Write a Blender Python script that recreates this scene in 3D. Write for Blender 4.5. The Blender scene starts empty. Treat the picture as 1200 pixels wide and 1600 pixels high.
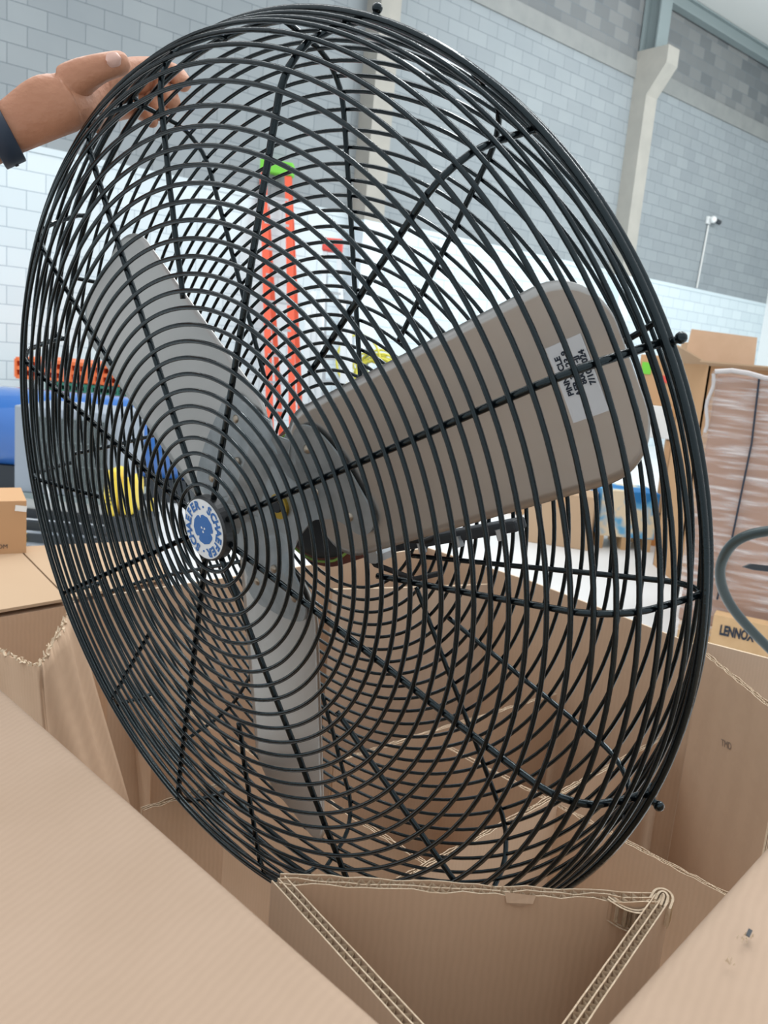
import bpy, bmesh, math, random
from mathutils import Vector, Matrix
random.seed(7)
scn = bpy.context.scene
COL = scn.collection
# ------------------------------------------------------------------ camera
F, PITCH, ROLL, CH = 1310.0, 0.191, 0.0883, 1.5
_cp, _sp, _cr, _sr = math.cos(PITCH), math.sin(PITCH), math.cos(ROLL), math.sin(ROLL)
def _rr(v): return Vector((_cr*v[0]-_sr*v[1], _sr*v[0]+_cr*v[1], v[2]))
WX, WY, WZ = _rr((1, 0, 0)), _rr((0, -_sp, _cp)), _rr((0, -_cp, -_sp))
def c2w(v):                      # camera frame (right, down, forward) to world directions
    v = Vector(v); return Vector((WX.dot(v), WY.dot(v), WZ.dot(v)))
EYE = Vector((0, 0, CH))
cam_data = bpy.data.cameras.new('camera'); cam = bpy.data.objects.new('camera', cam_data); COL.objects.link(cam)
cam_data.sensor_fit = 'VERTICAL'; cam_data.sensor_height = 36; cam_data.lens = F/1600*36
_x, _y, _z = c2w((1, 0, 0)), c2w((0, -1, 0)), c2w((0, 0, -1))
cam.matrix_world = Matrix(((_x.x, _y.x, _z.x, 0), (_x.y, _y.y, _z.y, 0), (_x.z, _y.z, _z.z, CH), (0, 0, 0, 1)))
cam_data.clip_start = 0.02
cam_data.dof.use_dof = True; cam_data.dof.focus_distance = 0.82; cam_data.dof.aperture_fstop = 15
scn.camera = cam
# ------------------------------------------------------------------ light
world = bpy.data.worlds.new('world'); scn.world = world; world.use_nodes = True
_n = world.node_tree.nodes; _l = world.node_tree.links
bg = _n['Background']
tc = _n.new('ShaderNodeTexCoord'); sep = _n.new('ShaderNodeSeparateXYZ'); cr = _n.new('ShaderNodeValToRGB')
_l.new(tc.outputs['Generated'], sep.inputs[0]); mr = _n.new('ShaderNodeMapRange'); mr.inputs[1].default_value = -1; _l.new(sep.outputs['Z'], mr.inputs[0]); _l.new(mr.outputs[0], cr.inputs[0]); _l.new(cr.outputs[0], bg.inputs[0])
cr.color_ramp.elements[0].position = 0.0; cr.color_ramp.elements[0].color = (0.36, 0.34, 0.32, 1)
cr.color_ramp.elements[1].position = 0.8; cr.color_ramp.elements[1].color = (0.90, 0.94, 0.97, 1)
bg.inputs[1].default_value = 1.12
def area(name, loc, target, size, power, color=(1, 1, 1)):
    d = bpy.data.lights.new(name, 'AREA'); d.energy = power; d.size = size[0]; d.shape = 'RECTANGLE'; d.size_y = size[1]; d.color = color
    o = bpy.data.objects.new(name, d); COL.objects.link(o); o.location = loc
    o.rotation_euler = (Vector(target)-Vector(loc)).to_track_quat('-Z', 'Y').to_euler(); return o
for i_, x_ in enumerate((-2.6, .6, 3.8)): area('added_light', (x_, 4.5, 7.2), (x_*.6, 3.0, 0), (.55, 8), 185, (1.0, 0.99, 0.97))  # unseen overhead strips, added for crisp highlights along the cage wires
area('added_light', (6.5, 10.0, 6.8), (5.0, 16.0, 2.0), (8, 1.6), 520, (0.97, 1.0, 1.0))  # extra unseen light added to brighten the right part of the block wall
scn.view_settings.view_transform = 'Standard'; scn.view_settings.look = 'None'
scn.view_settings.exposure = 0.0; scn.view_settings.gamma = 1.0; scn.view_settings.use_curve_mapping = False
# ------------------------------------------------------------------ helpers
def ray(px, py): return c2w(((px-600)/F, (py-800)/F, 1))
def atd(px, py, d): return EYE+ray(px, py)*d            # at camera depth d
def atz(px, py, z): r = ray(px, py); return EYE+r*((z-CH)/r.z)
def aty(px, py, y): r = ray(px, py); return EYE+r*(y/r.y)
def lin(c): return tuple((x/12.92 if x <= .04045 else ((x+.055)/1.055)**2.4) for x in (v/255 for v in c))
def mat(name, rgb, rough=.6, metal=0, noise=None, nscale=20, bump=0, bscale=80, spec=.5, coat=0, tint=(1, 1, 1)):
    m = bpy.data.materials.new(name); m.use_nodes = True; n = m.node_tree.nodes; l = m.node_tree.links; b = n['Principled BSDF']
    c = lin(rgb); b.inputs['Specular Tint'].default_value = (*tint, 1); b.inputs['Base Color'].default_value = (*c, 1); b.inputs['Roughness'].default_value = rough; b.inputs['Metallic'].default_value = metal
    b.inputs['Specular IOR Level'].default_value = spec; b.inputs['Coat Weight'].default_value = coat
    t = n.new('ShaderNodeTexCoord')
    if noise:
        nz = n.new('ShaderNodeTexNoise'); nz.inputs['Scale'].default_value = nscale; nz.inputs['Detail'].default_value = 5
        mx = n.new('ShaderNodeMix'); mx.data_type = 'RGBA'; l.new(t.outputs['Object'], nz.inputs[0]); l.new(nz.outputs[0], mx.inputs[0])
        mx.inputs[6].default_value = (*c, 1); mx.inputs[7].default_value = (*lin(noise), 1); l.new(mx.outputs[2], b.inputs['Base Color'])
    if bump:
        nb = n.new('ShaderNodeTexNoise'); nb.inputs['Scale'].default_value = bscale; bp = n.new('ShaderNodeBump'); bp.inputs['Strength'].default_value = bump
        bp.inputs['Distance'].default_value = .01; l.new(t.outputs['Object'], nb.inputs[0]); l.new(nb.outputs[0], bp.inputs['Height']); l.new(bp.outputs[0], b.inputs['Normal'])
    return m
def link_mesh(name, verts, faces, m, parent=None, smooth=False, mats=None, midx=None):
    me = bpy.data.meshes.new(name); me.from_pydata([tuple(v) for v in verts], [], faces); me.update()
    if mats:
        for q in mats: me.materials.append(q)
        for p, i in zip(me.polygons, midx): p.material_index = i
    else: me.materials.append(m)
    if smooth: me.polygons.foreach_set('use_smooth', [True]*len(me.polygons))
    o = bpy.data.objects.new(name, me); COL.objects.link(o)
    if parent: o.parent = parent
    return o
class MB:                                            # collects shapes for ONE mesh
    def __init__(s): s.v = []; s.f = []; s.i = []
    def add(s, v, f, mi=0):
        k = len(s.v); s.v += [Vector(a) for a in v]; s.f += [tuple(x+k for x in q) for q in f]; s.i += [mi]*len(f); return s
    def box(s, x0, x1, y0, y1, z0, z1, mi=0, M=None):
        v = [Vector((x, y, z)) for x in (x0, x1) for y in (y0, y1) for z in (z0, z1)]
        if M: v = [M @ a for a in v]
        return s.add(v, [(0, 1, 3, 2), (4, 6, 7, 5), (0, 4, 5, 1), (2, 3, 7, 6), (0, 2, 6, 4), (1, 5, 7, 3)], mi)
    def tube(s, pts, r, n=8, closed=False, mi=0, caps=True):
        pts = [Vector(p) for p in pts]; N = len(pts); rr = r if isinstance(r, (list, tuple)) else [r]*N
        V = []; prev = None
        for i, p in enumerate(pts):
            a = pts[(i-1) % N] if (closed or i) else p; b = pts[(i+1) % N] if (closed or i < N-1) else p
            t = (b-a).normalized()
            if prev is None:
                u = t.orthogonal().normalized()
            else: u = (prev-t*prev.dot(t)).normalized()
            prev = u; w = t.cross(u)
            V += [p+(u*math.cos(2*math.pi*k/n)+w*math.sin(2*math.pi*k/n))*rr[i] for k in range(n)]
        Fc = []
        for i in range(N if closed else N-1):
            j = (i+1) % N
            for k in range(n): Fc.append((i*n+k, i*n+(k+1) % n, j*n+(k+1) % n, j*n+k))
        if not closed and caps: Fc += [tuple(range(n))[::-1], tuple((N-1)*n+k for k in range(n))]
        return s.add(V, Fc, mi)
    def poly(s, pts, thick, nrm=None, mi=0):         # extruded polygon
        pts = [Vector(p) for p in pts]; n = len(pts)
        if nrm is None:
            nrm = Vector()
            for i in range(n): nrm += pts[i].cross(pts[(i+1) % n])
        nrm = Vector(nrm).normalized()*thick
        return s.add(pts+[p+nrm for p in pts], [tuple(range(n))[::-1], tuple(range(n, 2*n))]+[(i, (i+1) % n, n+(i+1) % n, n+i) for i in range(n)], mi)
    def sphere(s, c, r, mi=0, nu=12, nv=8, sc=(1, 1, 1)):
        c = Vector(c); V = [c+Vector((0, 0, r*sc[2]))]; Fc = []
        for j in range(1, nv):
            for i in range(nu):
                a, b = 2*math.pi*i/nu, math.pi*j/nv
                V.append(c+Vector((r*sc[0]*math.sin(b)*math.cos(a), r*sc[1]*math.sin(b)*math.sin(a), r*sc[2]*math.cos(b))))
        V.append(c-Vector((0, 0, r*sc[2]))); L = len(V)-1
        for i in range(nu):
            j = (i+1) % nu; Fc.append((0, 1+i, 1+j)); Fc.append((L, L-nu+j, L-nu+i))
            for q in range(nv-2): Fc.append((1+q*nu+i, 1+(q+1)*nu+i, 1+(q+1)*nu+j, 1+q*nu+j))
        return s.add(V, Fc, mi)
    def build(s, name, m, parent=None, smooth=False, origin=None):
        v = s.v
        if origin is not None: v = [a-Vector(origin) for a in v]
        o = link_mesh(name, v, s.f, m if not isinstance(m, list) else None, parent, smooth, m if isinstance(m, list) else None, s.i)
        if origin is not None: o.location = origin
        return o
def bevel(o, w=.004, seg=2):
    b = o.modifiers.new('bevel', 'BEVEL'); b.width = w; b.segments = seg; b.limit_method = 'ANGLE'; return o
def tag(o, label, cat, group=None):
    o['label'] = label; o['category'] = cat
    if group: o['group'] = group
    return o
def struct(o): o['kind'] = 'structure'; return o
def thing(name, label, cat, loc=(0, 0, 0), group=None):
    o = bpy.data.objects.new(name, None); o.empty_display_size = .1; COL.objects.link(o); o.location = loc; return tag(o, label, cat, group)
def rel(o, root):                                    # parent a world-built mesh under a root at its own place
    o.parent = root; o.matrix_parent_inverse = Matrix.Translation(-Vector(root.location)); return o

# ------------------------------------------------------------------ materials
def card_mat(name, rgb, rgb2, flute=(1, 0, 0)):
    m = mat(name, rgb, .92, spec=.15); n = m.node_tree.nodes; l = m.node_tree.links; b = n['Principled BSDF']
    t = n.new('ShaderNodeTexCoord'); nz = n.new('ShaderNodeTexNoise'); nz.inputs['Scale'].default_value = 9; nz.inputs['Detail'].default_value = 8; nz.inputs['Roughness'].default_value = .6
    mx = n.new('ShaderNodeMix'); mx.data_type = 'RGBA'; l.new(t.outputs['Object'], nz.inputs[0])
    mx.inputs[6].default_value = (*lin(rgb), 1); mx.inputs[7].default_value = (*lin(rgb2), 1); l.new(nz.outputs[0], mx.inputs[0])
    wv = n.new('ShaderNodeTexWave'); wv.inputs['Scale'].default_value = 55; wv.inputs['Distortion'].default_value = 3; wv.inputs['Detail'].default_value = 2
    wv.bands_direction = 'X'; mp = n.new('ShaderNodeMapping'); mp.inputs['Rotation'].default_value = (0, 0, flute[1]); l.new(t.outputs['Object'], mp.inputs[0]); l.new(mp.outputs[0], wv.inputs[0])
    m2 = n.new('ShaderNodeMix'); m2.data_type = 'RGBA'; m2.blend_type = 'MULTIPLY'; m2.inputs[0].default_value = .035
    l.new(mx.outputs[2], m2.inputs[6]); l.new(wv.outputs['Color'], m2.inputs[7]); l.new(m2.outputs[2], b.inputs['Base Color'])
    bp = n.new('ShaderNodeBump'); bp.inputs['Strength'].default_value = .06; bp.inputs['Distance'].default_value = .002; l.new(wv.outputs['Fac'], bp.inputs['Height']); l.new(bp.outputs[0], b.inputs['Normal'])
    return m
M = {}
M['card'] = card_mat('cardboard', (200, 173, 148), (186, 158, 133))
M['card_flap'] = card_mat('cardboard_flap', (186, 163, 144), (170, 147, 126), (0, .55, 0))
M['card_pale'] = card_mat('cardboard_pale', (202, 181, 161), (190, 168, 147), (0, .9, 0))
M['card_brown'] = card_mat('cardboard_brown', (206, 176, 150), (190, 160, 132))
M['card_edge'] = mat('corrugated_edge', (240, 226, 202), .95, noise=(178, 150, 120), nscale=260, spec=.1)
M['card_far'] = mat('carton_far', (200, 164, 128), .9, noise=(190, 150, 112), nscale=3, spec=.1)
M['card_peach'] = mat('carton_peach', (190, 165, 138), .9, noise=(180, 153, 126), nscale=3, spec=.1)
M['green_tag'] = mat('green_tag', (150, 190, 90), .5)
M['ink'] = mat('ink', (38, 48, 62), .8)
M['wire'] = mat('black_powder_coat', (10, 14, 17), .13, spec=.5, noise=(7, 10, 13), nscale=60, bump=.04, bscale=300, tint=(.68, .88, .96))
M['steel_blade'] = mat('galvanised_blade', (212, 212, 210), .36, 1.0, noise=(194, 194, 192), nscale=8, bump=.02, bscale=60)
M['galv'] = mat('galvanised_spider', (196, 204, 208), .38, .6, noise=(130, 138, 142), nscale=45, bump=.05, bscale=90)
M['rivet'] = mat('rivet', (190, 180, 165), .35, 1.0)
M['brass'] = mat('zinc_yellow', (190, 160, 70), .3, 1.0)
M['rubber'] = mat('black_rubber', (24, 25, 27), .6)
M['white_ink'] = mat('badge_white', (232, 238, 242), .35)
M['blue_ink'] = mat('badge_blue', (32, 104, 178), .4)
M['badge_rim'] = mat('badge_rim', (70, 72, 74), .35, .7)
M['sticker'] = mat('silver_sticker', (214, 218, 222), .42)
M['motor_red'] = mat('motor_enamel', (120, 70, 62), .45, .2)
M['skin'] = mat('skin', (194, 142, 112), .5, noise=(170, 114, 86), nscale=18, bump=.16, bscale=120)
M['nail'] = mat('nail', (222, 182, 168), .3)
M['navy'] = mat('navy_rubber', (34, 48, 66), .55)
M['steel_grey'] = mat('painted_steel', (132, 145, 147), .5)
M['concrete'] = mat('precast_concrete', (178, 175, 167), .9, noise=(150, 150, 144), nscale=3)
M['ceil'] = mat('ceiling_sheet', (214, 216, 214), .8)
M['orange'] = mat('ladder_orange', (232, 92, 60), .5)
M['lime'] = mat('lime_plastic', (118, 206, 66), .5)
M['red'] = mat('ladder_red', (222, 84, 74), .5)
M['alu'] = mat('aluminium', (196, 202, 206), .35, .8)
M['yellow'] = mat('yellow_plastic', (232, 204, 70), .45)
M['hose'] = mat('yellow_hose', (214, 208, 80), .5)
M['blue_tank'] = mat('blue_plastic', (36, 110, 190), .42, noise=(44, 100, 178), nscale=2, coat=1.0)
M['or_crate'] = mat('orange_plastic', (240, 122, 66), .6)
M['gr_crate'] = mat('green_plastic', (54, 128, 104), .6)
M['grey_cab'] = mat('grey_cabinet', (150, 160, 172), .5)
M['dark'] = mat('dark_machine', (48, 54, 60), .6)
M['wood'] = mat('pallet_wood', (214, 180, 138), .85, noise=(186, 150, 108), nscale=12)
M['pure_white'] = mat('white_label', (235, 238, 238), .6)
M['tube_grey'] = mat('dark_tube', (58, 70, 72), .3, .3)

# ------------------------------------------------------------------ setting
YAW, WD = 0.8590, 9.73
wd = Vector((math.sin(YAW), math.cos(YAW), 0)); wn = Vector((math.cos(YAW), -math.sin(YAW), 0))   # along the wall, out of the wall
WM = Matrix(((wd.x, wn.x, 0, -WD*wn.x), (wd.y, wn.y, 0, -WD*wn.y), (0, 0, 1, 0), (0, 0, 0, 1)))      # local x along, y out of wall, z up
def wall_material():
    m = bpy.data.materials.new('block_wall'); m.use_nodes = True; n = m.node_tree.nodes; l = m.node_tree.links; b = n['Principled BSDF']
    b.inputs['Roughness'].default_value = .85; b.inputs['Specular IOR Level'].default_value = .2
    t = n.new('ShaderNodeTexCoord'); s = n.new('ShaderNodeSeparateXYZ'); l.new(t.outputs['Object'], s.inputs[0])
    def mth(op, a, bb=None):
        q = n.new('ShaderNodeMath'); q.operation = op
        for i, v in enumerate((a, bb)):
            if v is None: continue
            if isinstance(v, (int, float)): q.inputs[i].default_value = v
            else: l.new(v, q.inputs[i])
        return q.outputs[0]
    zz = mth('ADD', s.outputs['Z'], -.02+.2); c = n.new('ShaderNodeCombineXYZ'); l.new(s.outputs['X'], c.inputs[0]); l.new(zz, c.inputs[1])
    br = n.new('ShaderNodeTexBrick'); l.new(c.outputs[0], br.inputs[0]); br.inputs['Scale'].default_value = 1; br.inputs['Brick Width'].default_value = .4
    br.inputs['Row Height'].default_value = .2; br.inputs['Mortar Size'].default_value = .0045; br.inputs['Mortar Smooth'].default_value = .3; br.offset = .5
    br.inputs['Color1'].default_value = (0, 0, 0, 1); br.inputs['Color2'].default_value = (1, 1, 1, 1); br.inputs['Mortar'].default_value = (.5, .5, .5, 1)
    nz = n.new('ShaderNodeTexNoise'); nz.inputs['Scale'].default_value = 1.3; nz.inputs['Detail'].default_value = 6; l.new(c.outputs[0], nz.inputs[0])
    def mix(f, a, bb, bt='MIX'):
        q = n.new('ShaderNodeMix'); q.data_type = 'RGBA'; q.blend_type = bt
        for i, v in ((0, f), (6, a), (7, bb)):
            if isinstance(v, (int, float)): q.inputs[i].default_value = v
            elif isinstance(v, tuple): q.inputs[i].default_value = (*lin(v), 1)
            else: l.new(v, q.inputs[i])
        return q.outputs[2]
    greyb = mix(br.outputs['Color'], (136, 145, 150), (152, 161, 165)); darkb = mix(br.outputs['Color'], (104, 109, 112), (130, 133, 133))
    blotch = mix(nz.outputs[0], (132, 141, 147), (158, 164, 166))
    grey = mix(.5, greyb, blotch)
    white = mix(br.outputs['Color'], (206, 220, 226), (214, 227, 232))
    up = mth('GREATER_THAN', s.outputs['Z'], 6.8); lo = mth('LESS_THAN', s.outputs['Z'], 3.22)
    col = mix(up, grey, darkb); col = mix(lo, col, white)
    joint = mix(lo, (112, 122, 128), (160, 178, 190)); col = mix(br.outputs['Fac'], col, joint)
    l.new(col, b.inputs['Base Color'])
    bp = n.new('ShaderNodeBump'); bp.inputs['Strength'].default_value = .5; bp.inputs['Distance'].default_value = .01; bp.invert = True
    l.new(br.outputs['Fac'], bp.inputs['Height']); l.new(bp.outputs[0], b.inputs['Normal'])
    return m
M['wall'] = wall_material()
def wallbox(name, x0, x1, y0, y1, z0, z1, m):
    o = MB().box(x0, x1, y0, y1, z0, z1).build(name, m); o.matrix_world = WM; return o
struct(wallbox('wall_back', -6, 19.6, -.2, 0, 0, 9.2, M['wall']))
o = MB().box(19.44, 19.64, 0, 14, 0, 9.2).build('wall_right', M['pure_white']); o.matrix_world = WM; struct(o)
o = MB().box(-14, 16, -5, 24, -.1, 0).build('floor', mat('polished_concrete_floor', (226, 228, 228), .45, noise=(206, 210, 212), nscale=1.2)); struct(o)
o = wallbox('trim_1', -6, 19.44, 0, .03, 6.56, 6.84, mat('bond_beam', (146, 149, 147), .9, noise=(124, 128, 128), nscale=4)); struct(o)
o = wallbox('trim_2', -6, 19.44, 0, .012, 3.22, 3.29, mat('paint_edge_band', (206, 220, 226), .8)); struct(o)
o = wallbox('ceiling', 13.3, 19.6, 0.0, 7.5, 8.16, 8.24, M['ceil']); struct(o)
def column(s, name, label):
    t = thing(name, label, 'column', WM @ Vector((s, .2, 0)), 'precast columns along the block wall')
    def prt(nm, mb, m):
        o = mb.build(nm, m); o.parent = t; o.matrix_parent_inverse = t.matrix_basis.inverted(); o.matrix_basis = WM; return o
    prt('shaft', MB().box(s-.17, s+.17, .0, .30, 0, 6.25), M['concrete'])
    cb = MB(); cb.poly([(s-.17, 0, 6.25), (s-.17, .30, 6.25), (s-.17, .62, 6.72), (s-.17, .62, 7.0), (s-.17, 0, 7.0)], .34, (1, 0, 0))
    prt('corbel', cb, M['concrete'])
    st = MB().box(s-.16, s+.16, .02, .05, 7.0, 8.14).box(s-.16, s+.16, .33, .36, 7.0, 8.14).box(s-.01, s+.01, .05, .33, 7.0, 8.14).box(s-.16, s+.16, .05, 3.2, 8.02, 8.14)
    prt('steel_post', st, M['steel_grey'])
    prt('white_paint', MB().box(s-.175, s+.175, .0, .305, 0, 3.2), mat('column_paint', (216, 230, 238), .8))
    return t
column(7.49, 'concrete_column', 'pale concrete wall column seen through the upper middle of the fan cage')
column(13.48, 'concrete_column', 'pale concrete wall column with angled corbel to the right of the fan')
bm_ = MB().box(13.66, 19.4, .12, .15, 7.93, 8.12).box(13.66, 19.4, .05, .22, 7.90, 7.93).box(13.66, 19.4, .05, .22, 8.12, 8.15)
bo = bm_.build('steel_beam', M['steel_grey']); bo.matrix_world = WM; tag(bo, 'grey painted steel roof beam running along the top of the block wall', 'beam')
# camera on the wall with its conduit
sc_t = thing('security_camera', 'small white security camera on the grey block wall at right', 'camera', WM @ Vector((16.39, .1, 4.6)))
def wl(nm, mb, m, t):
    o = mb.build(nm, m); o.parent = t; o.matrix_parent_inverse = t.matrix_basis.inverted(); o.matrix_basis = WM; return o
wl('bracket', MB().box(16.33, 16.45, .01, .06, 4.58, 4.72), M['pure_white'], sc_t)
wl('housing', MB().sphere((16.40, .13, 4.66), .07), M['pure_white'], sc_t)
wl('lens', MB().tube([(16.5, .12, 4.66), (16.62, .16, 4.63)], .05), M['dark'], sc_t)
cd = MB().tube([(16.42, .03, 4.56), (16.34, .03, 3.3)], .018).build('conduit', M['ceil']); cd.matrix_world = WM
tag(cd, 'thin conduit running down the block wall below the security camera', 'conduit')

# ------------------------------------------------------------------ fan
S = .48
fan = thing('industrial_fan', 'large round black wire cage fan with metal blades standing tilted in the cartons', 'fan')
FC = Vector((-0.1216007, 0.90900179, 1.31786373)); fn = Vector((-0.64689707, -0.74699773, -0.15335767))
f1 = Vector((0.63845135, -0.6405102, 0.42676289)); f2 = Vector((-0.41701806, 0.17816025, 0.89126588))
fan.matrix_world = Matrix(((f1.x, f2.x, fn.x, FC.x), (f1.y, f2.y, fn.y, FC.y), (f1.z, f2.z, fn.z, FC.z), (0, 0, 0, 1)))
PR = [1.0, .989, .977, .968, .949, .924, .896, .863, .823, .789, .756, .723, .691, .659, .625, .591, .558, .525, .493, .07]
PZ = [0, .028, .057, .083, .112, .134, .150, .159, .161, .163, .164, .166, .168, .168, .170, .171, .172, .172, .174, .190]
def fz(r):
    for i in range(len(PR)-1):
        if PR[i] >= r >= PR[i+1]:
            u = (PR[i]-r)/(PR[i]-PR[i+1]); return PZ[i]+u*(PZ[i+1]-PZ[i])
    return PZ[-1] if r < .1 else 0
def P3(r, a, z): a = math.radians(a); return Vector((S*r*math.cos(a), S*r*math.sin(a), S*z))
def ring(name, r, z, rad, parent, n=144):
    return MB().tube([P3(r, 360*i/n, z) for i in range(n)], rad, 8, True).build(name, M['wire'], parent, True)
rings = [(PR[i], PZ[i]) for i in range(1, 19)]
r = PR[18]-.033
while r > .09: rings.append((r, fz(r))); r -= .033
FA = [(360-22.5*k) % 360 for k in range(16)]
FA[14] = 47; FA[13] = 70.4
FS = {k: (.066, FA[k]) if k % 2 == 0 else (.478, FA[k]) for k in range(16)}; FS[1] = (.475, 335)
fg = ring('front_guard', 1.0, 0, .0036, fan, 180); fg['label'] = 'domed front half of the wire cage'
for (r, z) in rings: ring('ring', r, z, .0022, fg)
WR = .0048/S
def surf(r, sgn=1, z0=0.0, k=1.0):      # point on a guard profile, pushed inward by the wire radii
    z = fz(r); e = .01; dz = (fz(max(r-e, .07))-fz(min(r+e, 1.0)))/(2*e)
    nr, nz = dz, 1.0; L = math.hypot(nr, nz); nr /= L; nz /= L
    return r-nr*WR, z0+sgn*(z*k-nz*WR)
def spoke(r0, a0, a1, rad, parent, sgn=1, z0=0.0, bridge=None):
    x0, y0 = r0*math.cos(math.radians(a0)), r0*math.sin(math.radians(a0)); x1, y1 = math.cos(math.radians(a1)), math.sin(math.radians(a1))
    pts = []; N = 40
    us = [i/N for i in range(N)]+[1-.5/N, 1]
    for u in us:
        x, y = x0+(x1-x0)*u, y0+(y1-y0)*u; r = math.hypot(x, y); a = math.degrees(math.atan2(y, x))
        rr, z = surf(min(r, 1.0), sgn, z0); pts.append(P3(min(rr, 1-WR), a, z))
    if bridge: pts.append(P3(bridge[0], a1+bridge[2]*.5, bridge[1]*.5)); pts.append(P3(bridge[0], a1+bridge[2], bridge[1]))
    return MB().tube(pts, rad, 8).build('spoke', M['wire'], parent, True)
for k in range(16):
    spoke(*FS[k], FA[k], .0032 if k % 2 == 0 else .0028, fg, bridge=(.99, -.035, 0))
RZ = -.035
rg = ring('rear_guard', .992, RZ, .0036, fan, 180); rg['label'] = 'domed rear half of the wire cage'
for (r, z) in rings:
    if r > .24: ring('ring', r*.985, RZ-z, .0021, rg)
RA = [(.43, 35, 32), (.28, 46, 60), (.35, 110, 90), (.3, 2, 3), (.27, 308, 335), (.43, 300, 308), (.32, 297, 281), (.6, 237, 249), (.7, 150, 156), (.35, 197, 182), (.6, 128, 124), (.55, 215, 213)]
for r0, a0, a1 in RA: spoke(r0, a0, a1, .0028, rg, -1, RZ)
# rim clamp bolts
for a in (359.8, 45.5, 314, 270, 225, 180, 135, 90):
    q = P3(1.016, a, -.02)
    MB().tube([P3(.99, a, -.02), q], .003).sphere(q, .0045).build('clamp_bolt', M['wire'], fan, True)
# blades
PH = -5.5
def blade(idx):
    base = math.radians(PH+120*idx)
    def pos(rho, w):                               # w 0 = trailing edge, 1 = leading edge
        u = (rho-.2)/.7
        tL, zL = .191+u*.063, .021-u*.044; tT, zT = -.148+u*.05, -.03-u*.062
        t = tT+(tL-tT)*w; z = zT+(zL-zT)*w-.035*w*(1-w)
        return Vector((S*(rho*math.cos(base)-t*math.sin(base)), S*(rho*math.sin(base)+t*math.cos(base)), S*z))
    R0, R1, rc = .125, .903, .105
    rows = []; NR, NW = 48, 20
    for i in range(NR+1):
        q = i/NR; q = .5-.5*math.cos(math.pi*q); rho = R0+(R1-R0)*q
        dT = R1-rho; dR = rho-R0; ins0 = ins1 = 0
        if dT < rc: ins0 = ins1 = (rc-math.sqrt(max(0, rc*rc-(rc-dT)**2)))/.35
        if dR < .09: k = (.09-math.sqrt(max(0, .0081-(.09-dR)**2)))/.35; ins0 = max(ins0, k); ins1 = max(ins1, k)
        rows.append([pos(rho, ins0+(1-ins0-ins1)*j/NW) for j in range(NW+1)])
    V = [v for rw in rows for v in rw]; n = len(V); th = Vector((0, 0, .0016)); W = NW+1
    V += [v-th for v in V]; Fc = []
    for i in range(NR):
        for j in range(NW):
            a, b_, c, d = i*W+j, i*W+j+1, (i+1)*W+j+1, (i+1)*W+j
            Fc.append((a, d, c, b_)); Fc.append((n+a, n+b_, n+c, n+d))
    for i in range(NR): Fc.append((i*W, n+i*W, n+(i+1)*W, (i+1)*W)); Fc.append((i*W+NW, (i+1)*W+NW, n+(i+1)*W+NW, n+i*W+NW))
    for j in range(NW): Fc.append((j, j+1, n+j+1, n+j)); a = NR*W+j; Fc.append((a, n+a, n+a+1, a+1))
    o = link_mesh('blade', V, Fc, M['steel_blade'], fan, True)
    return o, pos
blades = [blade(i) for i in range(3)]
for i, lb in enumerate(('wide blade at right with a printed sticker', 'blade at upper left', 'blade at the bottom')): blades[i][0]['label'] = lb
# sticker on the right hand blade
def sticker():
    pos = blades[0][1]; up = Vector((0, 0, .0006)); mb = MB(); pts = []
    c = [(.775, .93, ), (.875, .36)]
    N = 10; V = []
    for i in range(N+1):
        for j in range(N+1): V.append(pos(.775+.068*i/N, .34+.38*j/N)+up)
    mb.add(V, [(i*(N+1)+j, (i+1)*(N+1)+j, (i+1)*(N+1)+j+1, i*(N+1)+j+1) for i in range(N) for j in range(N)])
    o = mb.build('label_sticker', M['sticker'], blades[0][0])
    return pos
pos0 = sticker()
_font = None
def glyphs(txt, size, place, name, m, parent, spacing=1.0, off=.0009, bold=.0):
    """text laid flat in local XY then mapped by place(x, y) to 3-D; one mesh"""
    cu = bpy.data.curves.new(name, 'FONT'); cu.body = txt; cu.size = size; cu.space_character = spacing; cu.offset = bold; cu.resolution_u = 3
    cu.align_x = 'CENTER'; cu.align_y = 'CENTER'
    tmp = bpy.data.objects.new(name+'_tmp', cu); COL.objects.link(tmp)
    dg = bpy.context.evaluated_depsgraph_get(); me = bpy.data.meshes.new_from_object(tmp.evaluated_get(dg))
    bpy.data.objects.remove(tmp)
    bmh = bmesh.new(); bmh.from_mesh(me); bmesh.ops.triangulate(bmh, faces=bmh.faces)
    for v in bmh.verts: v.co = place(v.co.x, v.co.y)
    bmh.to_mesh(me); bmh.free(); me.materials.clear(); me.materials.append(m)
    o = bpy.data.objects.new(name, me); COL.objects.link(o)
    if parent: o.parent = parent
    return o
for li, tx in enumerate(('PINNACLE', 'AFB-36123-9', '80011-JJ', '7/10/2024')):
    rc = .790+.0145*li
    glyphs(tx, .0070, (lambda x, y, rc=rc: pos0(rc-y/S, .565+x/S/.35)+Vector((0, 0, .0011))), 'sticker_text', M['ink'], blades[0][0], bold=.0003)
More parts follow.
